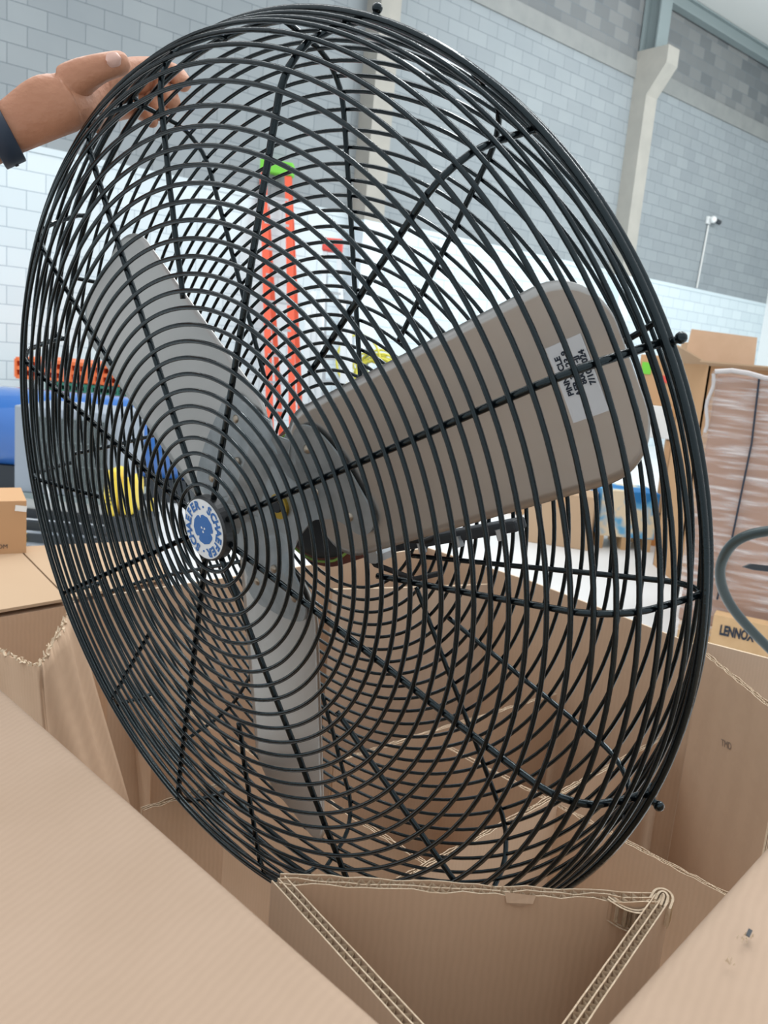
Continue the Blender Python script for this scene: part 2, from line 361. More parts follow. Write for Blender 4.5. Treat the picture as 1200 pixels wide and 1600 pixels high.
# spider bracket
def pol(r, a): a = math.radians(a); return (r*math.cos(a), r*math.sin(a))
def spider():
    out = []
    lobe = [(.085, .06), (.14, .12), (.185, .155), (.228, .14), (.262, .07), (.28, -.01), (.288, -.065), (.268, -.098), (.232, -.10), (.19, -.062), (.14, -.05), (.085, -.055)]
    lobe = [(a, b) for a, b in lobe][::-1]
    pts = []
    for i in range(3):
        b0 = math.radians(PH+120*i)
        for (rho, t) in lobe: pts.append((rho*math.cos(b0)-t*math.sin(b0), rho*math.sin(b0)+t*math.cos(b0), i, rho, t))
    # smooth outline (Catmull-Rom)
    n = len(pts); sm = []
    for i in range(n):
        p0, p1, p2, p3 = (pts[(i+k-1) % n] for k in range(4))
        for s_ in range(5):
            u = s_/5; q = []
            for c in (0, 1): q.append(.5*((2*p1[c])+(-p0[c]+p2[c])*u+(2*p0[c]-5*p1[c]+4*p2[c]-p3[c])*u*u+(-p0[c]+3*p1[c]-3*p2[c]+p3[c])*u**3))
            sm.append(q)
    bmh = bmesh.new(); vs = []
    def zof(x, y):
        r = math.hypot(x, y); a = math.degrees(math.atan2(y, x))-PH; a = (a+60) % 120-60; t = r*math.sin(math.radians(a)); rho = r*math.cos(math.radians(a)); w = min(1, max(0, (r-.09)/.07))
        q = min(1, max(0, (t+.146)/.337)); zb = (-.03+.051*q)-.035*q*(1-q)+(rho-.2)/.7*(-.062+.018*q)
        return -.022*(1-w)+w*(zb+.010)
    for x, y in sm: vs.append(bmh.verts.new((S*x, S*y, 0)))
    bmh.faces.new(vs)
    bmesh.ops.triangulate(bmh, faces=bmh.faces)
    bmesh.ops.subdivide_edges(bmh, edges=bmh.edges, cuts=3, use_grid_fill=True)
    for v in bmh.verts: v.co.z = S*zof(v.co.x/S, v.co.y/S)
    me = bpy.data.meshes.new('spider_bracket'); bmh.to_mesh(me); bmh.free(); me.materials.append(M['galv'])
    o = bpy.data.objects.new('spider_bracket', me); COL.objects.link(o); o.parent = fan
    s = o.modifiers.new('s', 'SOLIDIFY'); s.thickness = .0025; s.offset = 0
    for i in range(3):
        b0 = math.radians(PH+120*i)
        for (rho, t) in ((.185, .105), (.155, .012), (.225, -.058)):
            x, y = rho*math.cos(b0)-t*math.sin(b0), rho*math.sin(b0)+t*math.cos(b0)
            MB().sphere((S*x, S*y, S*zof(x, y)+.001), .0052, sc=(1, 1, .6)).build('rivet', M['rivet'], o, True)
    return o
sp = spider()
MB().tube([P3(0, 0, -.06), P3(0, 0, -.012)], .0145, 24).build('shaft_bushing', M['brass'], fan)
MB().tube([P3(0, 0, -.05), P3(0, 0, -.006)], .0065, 16).build('motor_shaft', M['dark'], fan)
# motor behind the blades
MB().tube([(0, 0, S*z) for z in (-.12, -.13, -.30, -.42, -.44)], [.06, .086, .090, .090, .06], 40).build('motor', M['motor_red'], fan, True)
MB().tube([(0, 0, S*z) for z in (-.100, -.103, -.118, -.135)], [.02, .060, .074, .076], 40).build('motor_end_bell', M['dark'], fan, True)
MB().tube([P3(.163, 10*i, -.118) for i in range(36)], .0016, 6, True).build('gasket', M['green_tag'], fan, True)
MB().tube([(0, 0, -.11*S), (0, 0, -.06*S)], .018, 20).build('shaft_collar', M['alu'], fan, True)
ra, rb = P3(.20, 300, -.17), P3(.56, 338.0, -.15); rd = (rb-ra).normalized(); rn = Vector((0, 0, 1)).cross(rd)
bevel(MB().poly([ra-rn*.006, rb-rn*.006, rb+rn*.006, ra+rn*.006], .02, (0, 0, -1)).build('mount_rail', M['dark'], fan), .003)
for u in (.35, .62, .9): MB().tube([ra.lerp(rb, u)+rn*.0, ra.lerp(rb, u)-rn*.011], .005, 6).build('mount_bolt', M['alu'], fan)
MB().tube([P3(.13, 100, -.14), P3(.20, 60, -.12)], .017, 20).build('capacitor', M['alu'], fan, True)
bevel(MB().box(-.02*S, .16*S, .06*S, .10*S, -.16*S, -.12*S).build('capacitor_box', M['green_tag'], fan), .003)
for a in (300, 318): MB().tube([P3(.16, a, -.14), P3(.24, a+3, -.12), P3(.33, a+8, -.15), P3(.36, a+12, -.2)], .0033, 8).build('power_cord', M['rubber'], fan, True)
MB().tube([P3(.235, 312, -.15), P3(.235, 312, -.09)], .011, 6).build('bearing_nut', M['alu'], fan)
# badge
BC = (0, 0, S*.142)
bd = MB().tube([(0, 0, S*.174), (0, 0, S*.192), (0, 0, S*.196)], [.0345, .0345, .033], 48).build('badge', M['badge_rim'], fan, False); bd['label'] = 'round white and blue maker badge'
ZB = S*.196
MB().tube([(0, 0, ZB), (0, 0, ZB+.0006)], .0318, 48).build('badge_face', M['white_ink'], bd)
VU = Vector((f1.z, f2.z)).normalized(); vu_a = math.degrees(math.atan2(VU.y, VU.x))    # world up seen in the badge plane
def badge_text():
    # letters read clockwise with their tops outward, one word on the left and one on the right
    seq = []
    for c0, word in ((vu_a+84, 'SCHAEFER'), (vu_a-96, 'SCHAEFER')):
        n = len(word); step = 19.0
        for i, ch in enumerate(word): seq.append((ch, c0+step*(n-1)/2-step*i))
    first = None
    for ch, a in seq:
        ar = math.radians(a); er = Vector((math.cos(ar), math.sin(ar), 0)); et = Vector((math.sin(ar), -math.cos(ar), 0))
        glyphs(ch, .0125, (lambda x, y, er=er, et=et: er*(.0248+y)+et*x+Vector((0, 0, ZB+.0011))), 'badge_letter', M['blue_ink'], bd, bold=.0006)
    for a in (vu_a-6, vu_a+174):
        ar = math.radians(a); MB().tube([(.0245*math.cos(ar), .0245*math.sin(ar), ZB+.0006), (.0245*math.cos(ar), .0245*math.sin(ar), ZB+.0011)], .0012, 12).build('badge_dot', M['blue_ink'], bd)
badge_text()
em = MB(); ep = []                                   # emblem: a round of three broad swept blades
for i in range(3):
    b0 = vu_a+20+120*i
    for a, r in ((0, .0122), (4, .0152), (14, .0160), (40, .0163), (70, .0163), (98, .0158), (108, .0150), (112, .0132), (116, .0116)): ep.append(pol(r, b0+a))
em.poly([(x, y, ZB+.0006) for x, y in ep], .0005, (0, 0, 1))
em.build('badge_emblem', M['blue_ink'], bd)
em = MB()
for i in range(3): em.poly([(x, y, ZB+.00125) for x, y in (pol(.0008, vu_a+120*i+55), pol(.0035, vu_a+120*i+80), pol(.0042, vu_a+120*i+52), pol(.0030, vu_a+120*i+30))], .0002, (0, 0, 1))
em.build('badge_emblem_mark', M['white_ink'], bd)
for sgn in (1, -1): MB().sphere((.027*math.cos(math.radians(vu_a+180+14*sgn)), .027*math.sin(math.radians(vu_a+180+14*sgn)), ZB), .0008).build('badge_rivet', M['rivet'], bd)

# ------------------------------------------------------------------ cartons near the camera
UPV = Vector((0, 0, 1))
def corr_panel(name, a, b, down, parent, m, t=.009, period=.0085, double=True, jag=0, seed=0):
    """board standing from its cut top edge a-b downwards by vector down; liners with fluting between them"""
    rnd = random.Random(seed); a, b, down = Vector(a), Vector(b), Vector(down); L = (b-a).length; d = (b-a)/L
    nrm = d.cross(down).normalized(); nseg = max(2, int(L/.012)); mb = MB()
    def jit(i): return UPV*(jag*(rnd.random()-.6) if 0 < i < nseg else 0)
    for k in ((-1, 0, 1) if double else (-1, 1)):
        V = []; js = [jit(i) for i in range(nseg+1)]
        for i in range(nseg+1):
            p = a+d*L*i/nseg+nrm*(t/2*k)+js[i]; V += [p-nrm*.0005, p+nrm*.0005, p+nrm*.0005+down, p-nrm*.0005+down]
        Fc = []
        for i in range(nseg):
            q = 4*i
            for w in range(4): Fc.append((q+w, q+(w+1) % 4, q+4+(w+1) % 4, q+4+w))
        Fc += [(3, 2, 1, 0), (4*nseg, 4*nseg+1, 4*nseg+2, 4*nseg+3)]
        mb.add(V, Fc, 0); n0 = len(mb.i)
        for i in range(nseg): mb.i[n0-len(Fc)+4*i] = 1      # the cut top edge shows raw board
    layers = ((-t/4, t/4*.9), (t/4, t/4*.9)) if double else ((0, t/2*.9),)
    for off, amp in layers:
        n = int(L/period*8); V = []; Fc = []
        for i in range(n+1):
            s = i/n*L; p = a+d*s+nrm*(off+amp*math.sin(2*math.pi*s/period+off*900))-UPV*.0006; V += [p, p+down*.25]
        for i in range(n): Fc.append((2*i, 2*i+1, 2*i+3, 2*i+2))
        mb.add(V, Fc, 1)
    return rel(mb.build(name, [m, M['card_edge']]), parent)
def slab(name, pts, t, m, parent, nrm=None, edge=False):
    mb = MB(); mb.poly(pts, t, nrm)
    o = mb.build(name, [m, M['card_edge']])
    if edge:
        for p in list(o.data.polygons)[2:]: p.material_index = 1
    return rel(o, parent) if parent else o
D5 = Vector((0, 0, -.55))
# liner whose cut edge crosses the bottom of the picture
lin_t = thing('folded_liner', 'folded corrugated liner with a battered cut edge just in front of the fan bottom', 'cardboard', atz(720, 1500, .6))
zc = 1.12; ca, cb = atz(437, 1372, zc), atz(1024, 1402, zc); cl, crr = atz(668, 1625, zc), atz(880, 1625, zc)
corr_panel('back_panel', ca, cb, D5, lin_t, M['card_brown'], .0105, .0075, True, .003, 1)
corr_panel('side_panel', ca+Vector((-.001, 0, 0)), cl, D5, lin_t, M['card_pale'], .0105, .0075, True, .0005, 2)
corr_panel('side_panel', cb+Vector((.006, .001, .001)), crr, D5, lin_t, M['card_pale'], .0105, .0075, True, .0005, 3)
def ribbon(path, h, off, w=.0009):
    path = smooth([Vector(p) for p in path], 5); mb = MB(); L = []
    for i, p in enumerate(path):
        a = path[max(i-1, 0)]; b = path[min(i+1, len(path)-1)]; d = (b-a); n_ = Vector((d.y, -d.x, 0)).normalized(); L.append((p+n_*(off-w), p+n_*(off+w)))
    for (a, b), (c_, d_) in zip(L, L[1:]):
        q = Vector((0, 0, -h)); mb.add([a, b, d_, c_, a+q, b+q, d_+q, c_+q], [(0, 1, 2, 3), (0, 4, 5, 1), (3, 2, 6, 7), (4, 7, 6, 5)])
    return mb
def smooth(pts, k=6):
    out = []; n = len(pts)
    for i in range(n-1):
        p0, p1, p2, p3 = pts[max(i-1, 0)], pts[i], pts[i+1], pts[min(i+2, n-1)]
        for s_ in range(k):
            u = s_/k; out.append(.5*((2*p1)+(-p0+p2)*u+(2*p0-5*p1+4*p2-p3)*u*u+(-p0+3*p1-3*p2+p3)*u**3))
    return out+[pts[-1]]
cpath = [cb+Vector(v) for v in ((-.036, -.004, .0), (-.024, -.009, -.004), (-.012, -.009, -.005), (-.002, -.003, -.001), (.003, .002, .003), (.007, .002, .004), (.008, -.003, .003), (.004, -.010, .000))]
for off in (-.0035, 0.0, .0030): rel(ribbon(cpath, .016, off).build('crushed_ply', M['card_edge']), lin_t)
zz = []; sp_ = smooth(cpath, 12)
for i, p in enumerate(sp_):
    d = sp_[min(i+1, len(sp_)-1)]-sp_[max(i-1, 0)]; n_ = Vector((d.y, -d.x, 0)).normalized(); zz.append(p+n_*(.0028*math.sin(i*1.1)-.0005)-UPV*.001)
mbz = MB()
for a, b in zip(zz, zz[1:]): mbz.add([a, b, b-UPV*.014, a-UPV*.014], [(0, 1, 2, 3)])
rel(mbz.build('crushed_fluting', M['card_edge']), lin_t)
cx = ca.lerp(cb, .625); cx_ = MB(); cx_.add([cx+Vector(v) for v in ((-.010, -.0065, .002), (.013, -.0065, .0015), (.011, -.0085, -.004), (.001, -.0075, -.008), (-.008, -.0085, -.005))], [(0, 4, 3, 2, 1)])
rel(cx_.build('peeled_liner', M['card']), lin_t)
# near flaps
def near_flap(root_label, e0, e1, z0, z1, off, seed):
    p0, p1 = atz(*e0, z0), atz(*e1, z1); off = Vector(off); t = thing('open_carton', root_label, 'cardboard box', (p0+p1)/2+off*.4-Vector((0, 0, .6)), 'open cartons around the fan')
    ed = (p1-p0).normalized(); u = (off-ed*off.dot(ed)).normalized(); dn = Vector((0, 0, -1)); dn = (dn-ed*dn.dot(ed)).normalized()
    R = .008; al = math.acos(max(-1, min(1, u.dot(dn)))); k = R/math.tan(al/2)                # a soft fold of radius R between flap and side
    bis = (u+dn).normalized(); c = bis*(R/math.sin(al/2)); prof = [off, off*.5]
    tn = (u*k-c).normalized(); te = (dn*k-c).normalized(); A = math.acos(max(-1, min(1, tn.dot(te))))
    for i in range(11):
        f = i/10; prof.append(c+(tn*math.sin((1-f)*A)+te*math.sin(f*A))/math.sin(A)*R)
    side = prof[-1]+dn*.75
    def sheet(name, pr_, nx):
        V = []; n = len(pr_)
        for i in range(nx+1): V += [p0.lerp(p1, i/nx)+q for q in pr_]
        o = MB().add(V, [(i*n+j, i*n+j+1, (i+1)*n+j+1, (i+1)*n+j) for i in range(nx) for j in range(n-1)]).build(name, M['card_flap'], None, True)
        m_ = o.modifiers.new('s', 'SOLIDIFY'); m_.thickness = .004; m_.offset = 0; return rel(o, t)
    sheet('flap', prof, 12); sheet('side_panel', [prof[-1], side], 2)
    return t, p0, p1
tA, a0, a1 = near_flap('big pale carton flap filling the lower left corner', (-190, 905), (700, 1683), 1.19, 1.21, (-.34, -.40, -.10), 1)
tB, b0, b1 = near_flap('pale carton flap with small tears in the lower right corner', (900, 1650), (1330, 1177), 1.20, 1.20, (.26, -.20, -.06), 2)
nB = (b1-b0).cross(Vector((.26, -.20, -.06))).normalized(); nB = nB if nB.z > 0 else -nB
def onB(px, py): r = ray(px, py); t = (b0-EYE).dot(nB)/r.dot(nB); return EYE+r*t
tear = MB(); rnd = random.Random(3)
for (px, py) in ((1160, 1478), (1152, 1487), (1133, 1521)):
    c = onB(px, py)+nB*.0072
    for k in range(5):
        e = Vector((rnd.uniform(-1, 1), rnd.uniform(-1, 1), 0))*.0022; f = Vector((rnd.uniform(-1, 1), rnd.uniform(-1, 1), 0))*.0018
        tear.poly([c+e, c+e+f, c+e+f*.3+nB*rnd.uniform(.001, .003)], .0004)
rel(tear.build('torn_paper', M['card_edge']), tB)
c = onB(1163, 1474)+nB*.0073; dv = (onB(1166, 1468)-onB(1160, 1481)).normalized()*.0035; sv = dv.cross(nB).normalized()*.0011
rel(MB().poly([c-dv-sv, c-dv+sv, c+dv+sv, c+dv-sv], .0004, nB).build('puncture', M['dark']), tB)
# the fan's own big carton
zD = 1.0
big = thing('open_carton', 'large open carton behind and right of the fan with its tall tan walls', 'cardboard box', (.2, 1.5, 0), 'open cartons around the fan')
def wallp(nm, p, q, zz, m, h=.95, t=.007, edge=True, z2=None, nd=(0, 1, 0)):
    a, b = atz(*p, zz), atz(*q, z2 or zz); return slab(nm, [a, b, b-Vector((0, 0, h)), a-Vector((0, 0, h))], t, m, big, Vector(nd), edge)
wallp('back_panel', (172, 930), (668, 856), zD, M['card'])
wallp('back_panel', (668, 856), (828, 908), zD, M['card'])
wallp('inner_flap', (520, 921), (640, 918), .96, M['card_pale']); wallp('inner_flap', (640, 918), (818, 911), .96, M['card_pale'])
wallp('side_panel', (826, 907), (1098, 1012), zD, M['card'])
wallp('outer_flap', (1088, 1000), (1290, 1052), 1.0, M['card_pale'])
r2a, r2b = atz(1102, 1020, zD), atz(1235, 1128, zD)
corr_panel('front_side_panel', r2a, r2b, Vector((0, 0, -.9)), big, M['card'], .010, .008, True, .003, 9)
slab('carton_bottom', [Vector((-.42, .45, .06)), Vector((.95, .45, .06)), Vector((.9, 1.4, .06)), Vector((.3, 1.85, .06)), Vector((-.42, 1.3, .06))], .008, M['card_brown'], big)
r2n = (r2b-r2a).cross(Vector((0, 0, -1))).normalized(); r2n = r2n if r2n.dot(EYE-r2a) > 0 else -r2n
def onR2(px, py): r = ray(px, py); return EYE+r*((r2a-EYE).dot(r2n)/r.dot(r2n))
ctr = onR2(1140, 1164)+r2n*.0062; xd = (onR2(1156, 1172)-onR2(1124, 1158)).normalized(); yd = r2n.cross(xd); yd = yd if yd.z > 0 else -yd
o = glyphs('TMD', .017, (lambda x, y: ctr+xd*x+yd*y), 'faint_print', mat('faint_ink', (128, 112, 100), .9), None); rel(o, big)
# loose dividers crossing inside
def divider(label, p, q, zz, h, seed, m='card', z2=None, t=.008):
    a, b = atz(*p, zz), atz(*q, z2 or zz); root = thing('cardboard_divider', label, 'cardboard', (a+b)/2-Vector((0, 0, h)), 'loose dividers inside the large carton')
    corr_panel('board', a, b, Vector((0, 0, -h)), root, M[m], t, .008, True, .003, seed); return root
divider('divider with a long pale edge rising to the right behind the lower cage', (622, 1374), (1052, 1143), .80, .7, 11)
divider('divider whose edge runs down to the right of the fan, crossing the other', (700, 1167), (1150, 1404), .78, .7, 12, 'card_brown')
divider('short divider edge highest behind the lower cage', (520, 1190), (868, 1083), .78, .7, 13)
divider('divider edge running down from the left towards the liner', (285, 1106), (705, 1373), .74, .66, 14, 'card_brown')
divider('divider edge at the left below the fan cage, nearest the pale flap', (222, 1264), (352, 1222), .86, .8, 15, 'card_brown')
# left cartons
zE = .95
le = thing('closed_carton', 'closed carton with a pale taped top at the left edge beside the fan cage', 'cardboard box', atz(60, 900, 0))
p = [atz(-160, 985, zE), atz(112, 938, zE), atz(262, 905, zE), atz(232, 848, zE), atz(-160, 872, zE)]
o = slab('body', [v-Vector((0, 0, .9)) for v in p], .89, M['card_brown'], le, (0, 0, 1))
slab('top_flap', [p[0], atz(104, 939.5, zE), atz(25, 858, zE), p[4]], .006, M['card_peach'], le, (0, 0, 1))
slab('top_flap', [atz(107, 939, zE), p[2], p[3], atz(28, 858, zE)], .006, M['card_peach'], le, (0, 0, 1))
te = thing('torn_carton', 'crumpled open carton with a ragged torn rim left of the fan', 'cardboard box', atz(90, 1150, .1))
def crumple(name, tl, tr, br, bl, d4, m, parent, seed, jag=.006, nu=40, nv=14, amp=.006):
    rnd = random.Random(seed); P = [atd(*q, d) for q, d in zip((tl, tr, br, bl), d4)]; V = []
    nr = (P[1]-P[0]).cross(P[3]-P[0]).normalized(); ph = [rnd.uniform(0, 6) for _ in range(6)]
    for j in range(nv+1):
        for i in range(nu+1):
            u, v = i/nu, j/nv; q = (P[0]*(1-u)+P[1]*u)*(1-v)+(P[3]*(1-u)+P[2]*u)*v
            w = amp*(math.sin(9*u+ph[0]+2*v)+.6*math.sin(17*u+ph[1]-3*v)+.5*math.sin(5*v+ph[2]))*min(1, v*3+.3)
            q = q+nr*w
            if j == 0: q = q+UPV*jag*(rnd.random()-.5)+nr*jag*.5*(rnd.random()-.5)
            V.append(q)
    W = nu+1
    o = MB().add(V, [(j*W+i, j*W+i+1, (j+1)*W+i+1, (j+1)*W+i) for j in range(nv) for i in range(nu)]).build(name, m, None, True)
    s = o.modifiers.new('s', 'SOLIDIFY'); s.thickness = .005; s.offset = 0
    rel(o, parent)
    mb = MB(); 
    for i in range(nu):                              # ragged torn fibres along the rim
        a, b = V[i], V[i+1]
        for k in range(2):
            e = nr*rnd.uniform(-.005, .005)+UPV*rnd.uniform(-.003, .004)
            mb.poly([a+e, b+e*.4, b+e+UPV*rnd.uniform(.001, .005), a+e*.3+UPV*.003], .0012, nr)
    rel(mb.build('torn_edge', M['card_edge']), parent); return o
crumple('side_panel', (-90, 985), (63, 1044), (100, 1330), (-60, 1330), (1.42, 1.30, 1.42, 1.52), M['card_brown'], te, 21)
crumple('side_panel', (63, 1044), (116, 945), (214, 1320), (100, 1330), (1.30, 1.52, 1.62, 1.42), M['card'], te, 22, .010)
st = thing('cardboard_strip', 'narrow upright cardboard strip in the dark gap left of the fan', 'cardboard', atz(236, 1200, .1))
slab('board', [atd(196, 1075, 1.66), atd(238, 1090, 1.62), atd(233, 1290, 1.70), atd(212, 1290, 1.76)], .005, M['card_brown'], st, (0, 1, 0))
sb = thing('small_carton', 'small tan carton with a white label on top of the closed carton', 'cardboard box', atz(0, 862, zE+.006))
q0 = atz(-120, 872, zE+.006); q1 = atz(41, 864, zE+.006); bk = (atz(20, 850, zE+.006)-atz(24, 864, zE+.006)).normalized()*.17
hh = (atd(41, 781, (q1-EYE).dot(c2w((0, 0, 1))))-q1).length
slab('body', [q0, q1, q1+bk, q0+bk], hh, M['card_far'], sb, (0, 0, 1))
fr = (q1-q0).normalized(); frn = Vector((fr.y, -fr.x, 0))
def onfront(px, py): r = ray(px, py); return EYE+r*((q1-EYE).dot(frn)/r.dot(frn))
slab('label', [onfront(24, 789)+frn*.001, onfront(42, 791)+frn*.001, onfront(41, 800)+frn*.001, onfront(23, 798)+frn*.001], .0006, M['pure_white'], sb, frn)
rel(glyphs('OM', .014, (lambda x, y: onfront(4, 854)+frn*.002+fr*x+UPV*y), 'print', M['ink'], None), sb)

# ------------------------------------------------------------------ things further back
def pbox(px0, py0, px1, py1, y, dy, ya=0):
    xm, ym = (px0+px1)/2, (py0+py1)/2
    x0, x1 = aty(px0, ym, y).x, aty(px1, ym, y).x; z1, z0 = aty(xm, py0, y).z, aty(xm, py1, y).z
    return x0, x1, y, y+dy, z0, z1
def turn(root, cx, cy, ang):                          # turn a finished thing about its front left corner
    R = Matrix.Translation((cx, cy, 0)) @ Matrix.Rotation(ang, 4, 'Z') @ Matrix.Translation((-cx, -cy, 0))
    p = R @ Vector(root.location); root.rotation_euler = (0, 0, ang); root.location = p
def carton(label, px0, py0, px1, py1, y, dy, m='card_far', extra=None, name='carton', group='cartons stacked beyond the fan', z0=None, cat='cardboard box'):
    x0, x1, ya, yb, za, zb = pbox(px0, py0, px1, py1, y, dy)
    if z0 is not None: za = z0
    t = thing(name, label, cat, ((x0+x1)/2, (ya+yb)/2, za), group)
    bevel(rel(MB().box(x0, x1, ya, yb, za, zb).build('body', M[m]), t), .006)
    rel(MB().box((x0+x1)/2-.03, (x0+x1)/2+.03, ya-.002, ya, zb-.12, zb).box((x0+x1)/2-.03, (x0+x1)/2+.03, ya, yb, zb, zb+.002).build('tape', mat('parcel_tape', (196, 150, 104), .3)), t)
    TURNS.append((t, x0, ya)); return t, (x0, x1, ya, yb, za, zb)
TURNS = []
# low pallet crate with blue paint
x0, x1, ya, yb, za, zb = pbox(938, 768, 1028, 836, 7.0, .45)
t = thing('painted_crate', 'low pale wooden crate splashed with blue paint on the white floor', 'crate', ((x0+x1)/2, ya+.3, 0))
def blue_splash():
    m = mat('blue_splashed_wood', (228, 214, 184), .7); n = m.node_tree.nodes; l = m.node_tree.links; b = n['Principled BSDF']
    t_ = n.new('ShaderNodeTexCoord'); nz = n.new('ShaderNodeTexNoise'); nz.inputs['Scale'].default_value = 3.2; nz.inputs['Detail'].default_value = 3
    r_ = n.new('ShaderNodeValToRGB'); l.new(t_.outputs['Object'], nz.inputs[0]); l.new(nz.outputs[0], r_.inputs[0]); l.new(r_.outputs[0], b.inputs['Base Color'])
    e = r_.color_ramp.elements; e[0].position = .44; e[0].color = (*lin((232, 218, 190)), 1); e[1].position = .50; e[1].color = (*lin((110, 180, 222)), 1)
    q = r_.color_ramp.elements.new(.58); q.color = (*lin((34, 122, 190)), 1); return m
bevel(rel(MB().box(x0, x1, ya, yb, .11, zb).build('panel', blue_splash()), t), .005)
for i in range(3): rel(MB().box(x0+(x1-x0)*(.02+.42*i), x0+(x1-x0)*(.12+.42*i), ya, yb, 0, .11).build('runner', M['wood']), t)
carton('wide low tan carton left of the blue splashed crate, under the blade tip', 822, 768, 924, 846, 7.0, .4, 'card_peach', z0=0)
carton('brown carton beneath the right blade, far left of the low row', 780, 775, 818, 818, 8.3, .5, z0=0)
tt, b = carton('tall brown carton with two black hand slots standing on an orange base', 1030, 690, 1092, 826, 7.3, .6, z0=.18)
rel(MB().box(b[0], b[1], b[2]-.003, b[2], .24, .26).box(b[0]+.02, b[0]+.1, b[2]-.006, b[2], .28, .30).box(b[0]+.24, b[0]+.32, b[2]-.006, b[2], .28, .30).build('hand_slot', M['dark']), tt)
rel(MB().box(b[0], b[1], b[2]-.005, b[3], 0, .18).build('base_tray', mat('orange_board', (214, 150, 90), .8)), tt)
rel(MB().box(b[0]-.02+.2, b[0]+.24, b[2]-.006, b[2], .78, .98).build('green_mark', M['lime']), tt)
carton('film covered carton on top of the carton with black hand slots', 1000, 636, 1098, 686, 7.35, .55, 'pure_white')
tt, b = carton('printed carton with red and green marks topmost behind the cage edge', 996, 556, 1068, 634, 7.4, .6, 'card_far')
rel(MB().box(b[0]+.16, b[0]+.36, b[2]-.006, b[2], b[4]+.2, b[4]+.26).build('red_print', M['red']), tt)
rel(MB().box(b[0]+.02, b[0]+.10, b[2]-.006, b[2], b[4]+.26, b[4]+.36).build('green_print', M['lime']), tt)
carton('peach carton right of the cage, below the opened carton flap', 1068, 583, 1104, 652, 6.75, .3, 'card_peach', z0=.0)
carton('peach carton with an angled lid behind the cage edge, topmost', 1062, 536, 1112, 581, 6.75, .3, 'card_peach')
for t_, x_, y_ in TURNS: turn(t_, x_, y_, -.30)
# opened carton standing high
x0, x1, ya, yb, za, zb = pbox(1098, 575, 1240, 700, 6.0, .55)
t = thing('opened_carton', 'tan carton with raised open flaps above the film wrapped stack', 'cardboard box', ((x0+x1)/2, ya+.3, 0))
for nm, bxs in (('front_panel', (x0, x1, ya, ya+.012, 0, zb)), ('side_panel', (x0, x0+.012, ya, yb, 0, zb)), ('back_panel', (x0, x1, yb-.012, yb, 0, zb)), ('side_panel', (x1-.012, x1, ya, yb, 0, zb))):
    rel(MB().box(*bxs).build(nm, M['card_far']), t)
Fp = lambda px, py, d: aty(px, py, ya+d)
rel(MB().poly([Vector((x0, yb, zb)), Vector((x1-.1, yb, zb)), Vector((x1-.1, yb+.03, zb+.24)), Vector((x0+.03, yb+.03, zb+.26))], .01).build('back_flap', M['card_brown']), t)
rel(MB().poly([Vector((x0, ya, zb)), Vector((x1, ya, zb)), Vector((x1, ya-.24, zb+.02)), Vector((x0-.14, ya-.2, zb+.02))], .01).build('front_flap', M['card_peach']), t)
rel(MB().poly([Vector((x0, ya+.02, zb)), Vector((x0, yb-.02, zb)), Vector((x0-.22, yb-.06, zb+.16)), Vector((x0-.2, ya+.06, zb+.10))], .01).build('side_flap', M['card_peach']), t)
# film wrapped stack
zs = 4.55; pw0 = atz(1090, 968, .16); pt = aty(1118, 578, pw0.y)
x0, x1, ya, yb, za, zb = pt.x-.0, pt.x+1.15, pw0.y, pw0.y+1.0, .15, pt.z-.02
t = thing('wrapped_pallet_stack', 'tall carton stack wrapped in clear stretch film at the right edge', 'pallet load', ((x0+x1)/2, (ya+yb)/2, 0))
bevel(rel(MB().box(x0+.01, x1-.01, ya+.01, yb-.01, za, zb).build('carton_block', mat('wrapped_card', (170, 132, 108), .8, noise=(150, 112, 90), nscale=3)), t), .01)
def film():
    m = bpy.data.materials.new('stretch_film'); m.use_nodes = True; n = m.node_tree.nodes; l = m.node_tree.links; out = n['Material Output']; b = n['Principled BSDF']
    b.inputs['Base Color'].default_value = (.86, .86, .88, 1); b.inputs['Roughness'].default_value = .25
    tr = n.new('ShaderNodeBsdfTransparent'); mx = n.new('ShaderNodeMixShader'); t_ = n.new('ShaderNodeTexCoord'); mp = n.new('ShaderNodeMapping')
    mp.inputs['Rotation'].default_value = (0, .5, 0); mp.inputs['Scale'].default_value = (1.5, 1, 16); nz = n.new('ShaderNodeTexNoise'); nz.inputs['Scale'].default_value = 2.2; nz.inputs['Detail'].default_value = 6
    l.new(t_.outputs['Object'], mp.inputs[0]); l.new(mp.outputs[0], nz.inputs[0]); r_ = n.new('ShaderNodeValToRGB'); l.new(nz.outputs[0], r_.inputs[0])
    e = r_.color_ramp.elements; e[0].position = .46; e[0].color = (.10,)*3+(1,); e[1].position = .80; e[1].color = (.75,)*3+(1,)
    l.new(r_.outputs[0], mx.inputs[0]); l.new(tr.outputs[0], mx.inputs[1]); l.new(b.outputs[0], mx.inputs[2]); l.new(mx.outputs[0], out.inputs[0])
    bp = n.new('ShaderNodeBump'); bp.inputs['Strength'].default_value = .8; bp.inputs['Distance'].default_value = .02; l.new(nz.outputs[0], bp.inputs['Height']); l.new(bp.outputs[0], b.inputs['Normal']); return m
rel(MB().box(x0-.012, x1+.012, ya-.012, yb+.012, za-.05, zb+.012).build('stretch_film', film()), t)
rel(MB().tube([(x0+(x1-x0)*i/14, ya-.02+.012*math.sin(i*2.1), zb+.01+.014*math.sin(i*1.3)) for i in range(15)], .013, 7).tube([(x0-.005+.01*math.sin(i), ya-.02, zb-.035*i) for i in range(10)], .009, 7).build('gathered_film', mat('gathered_film', (188, 184, 184), .3)), t)
sp0, sp1, sp2 = aty(1184, 590, ya-.02), aty(1172, 690, ya-.02), aty(1142, 838, ya-.02)
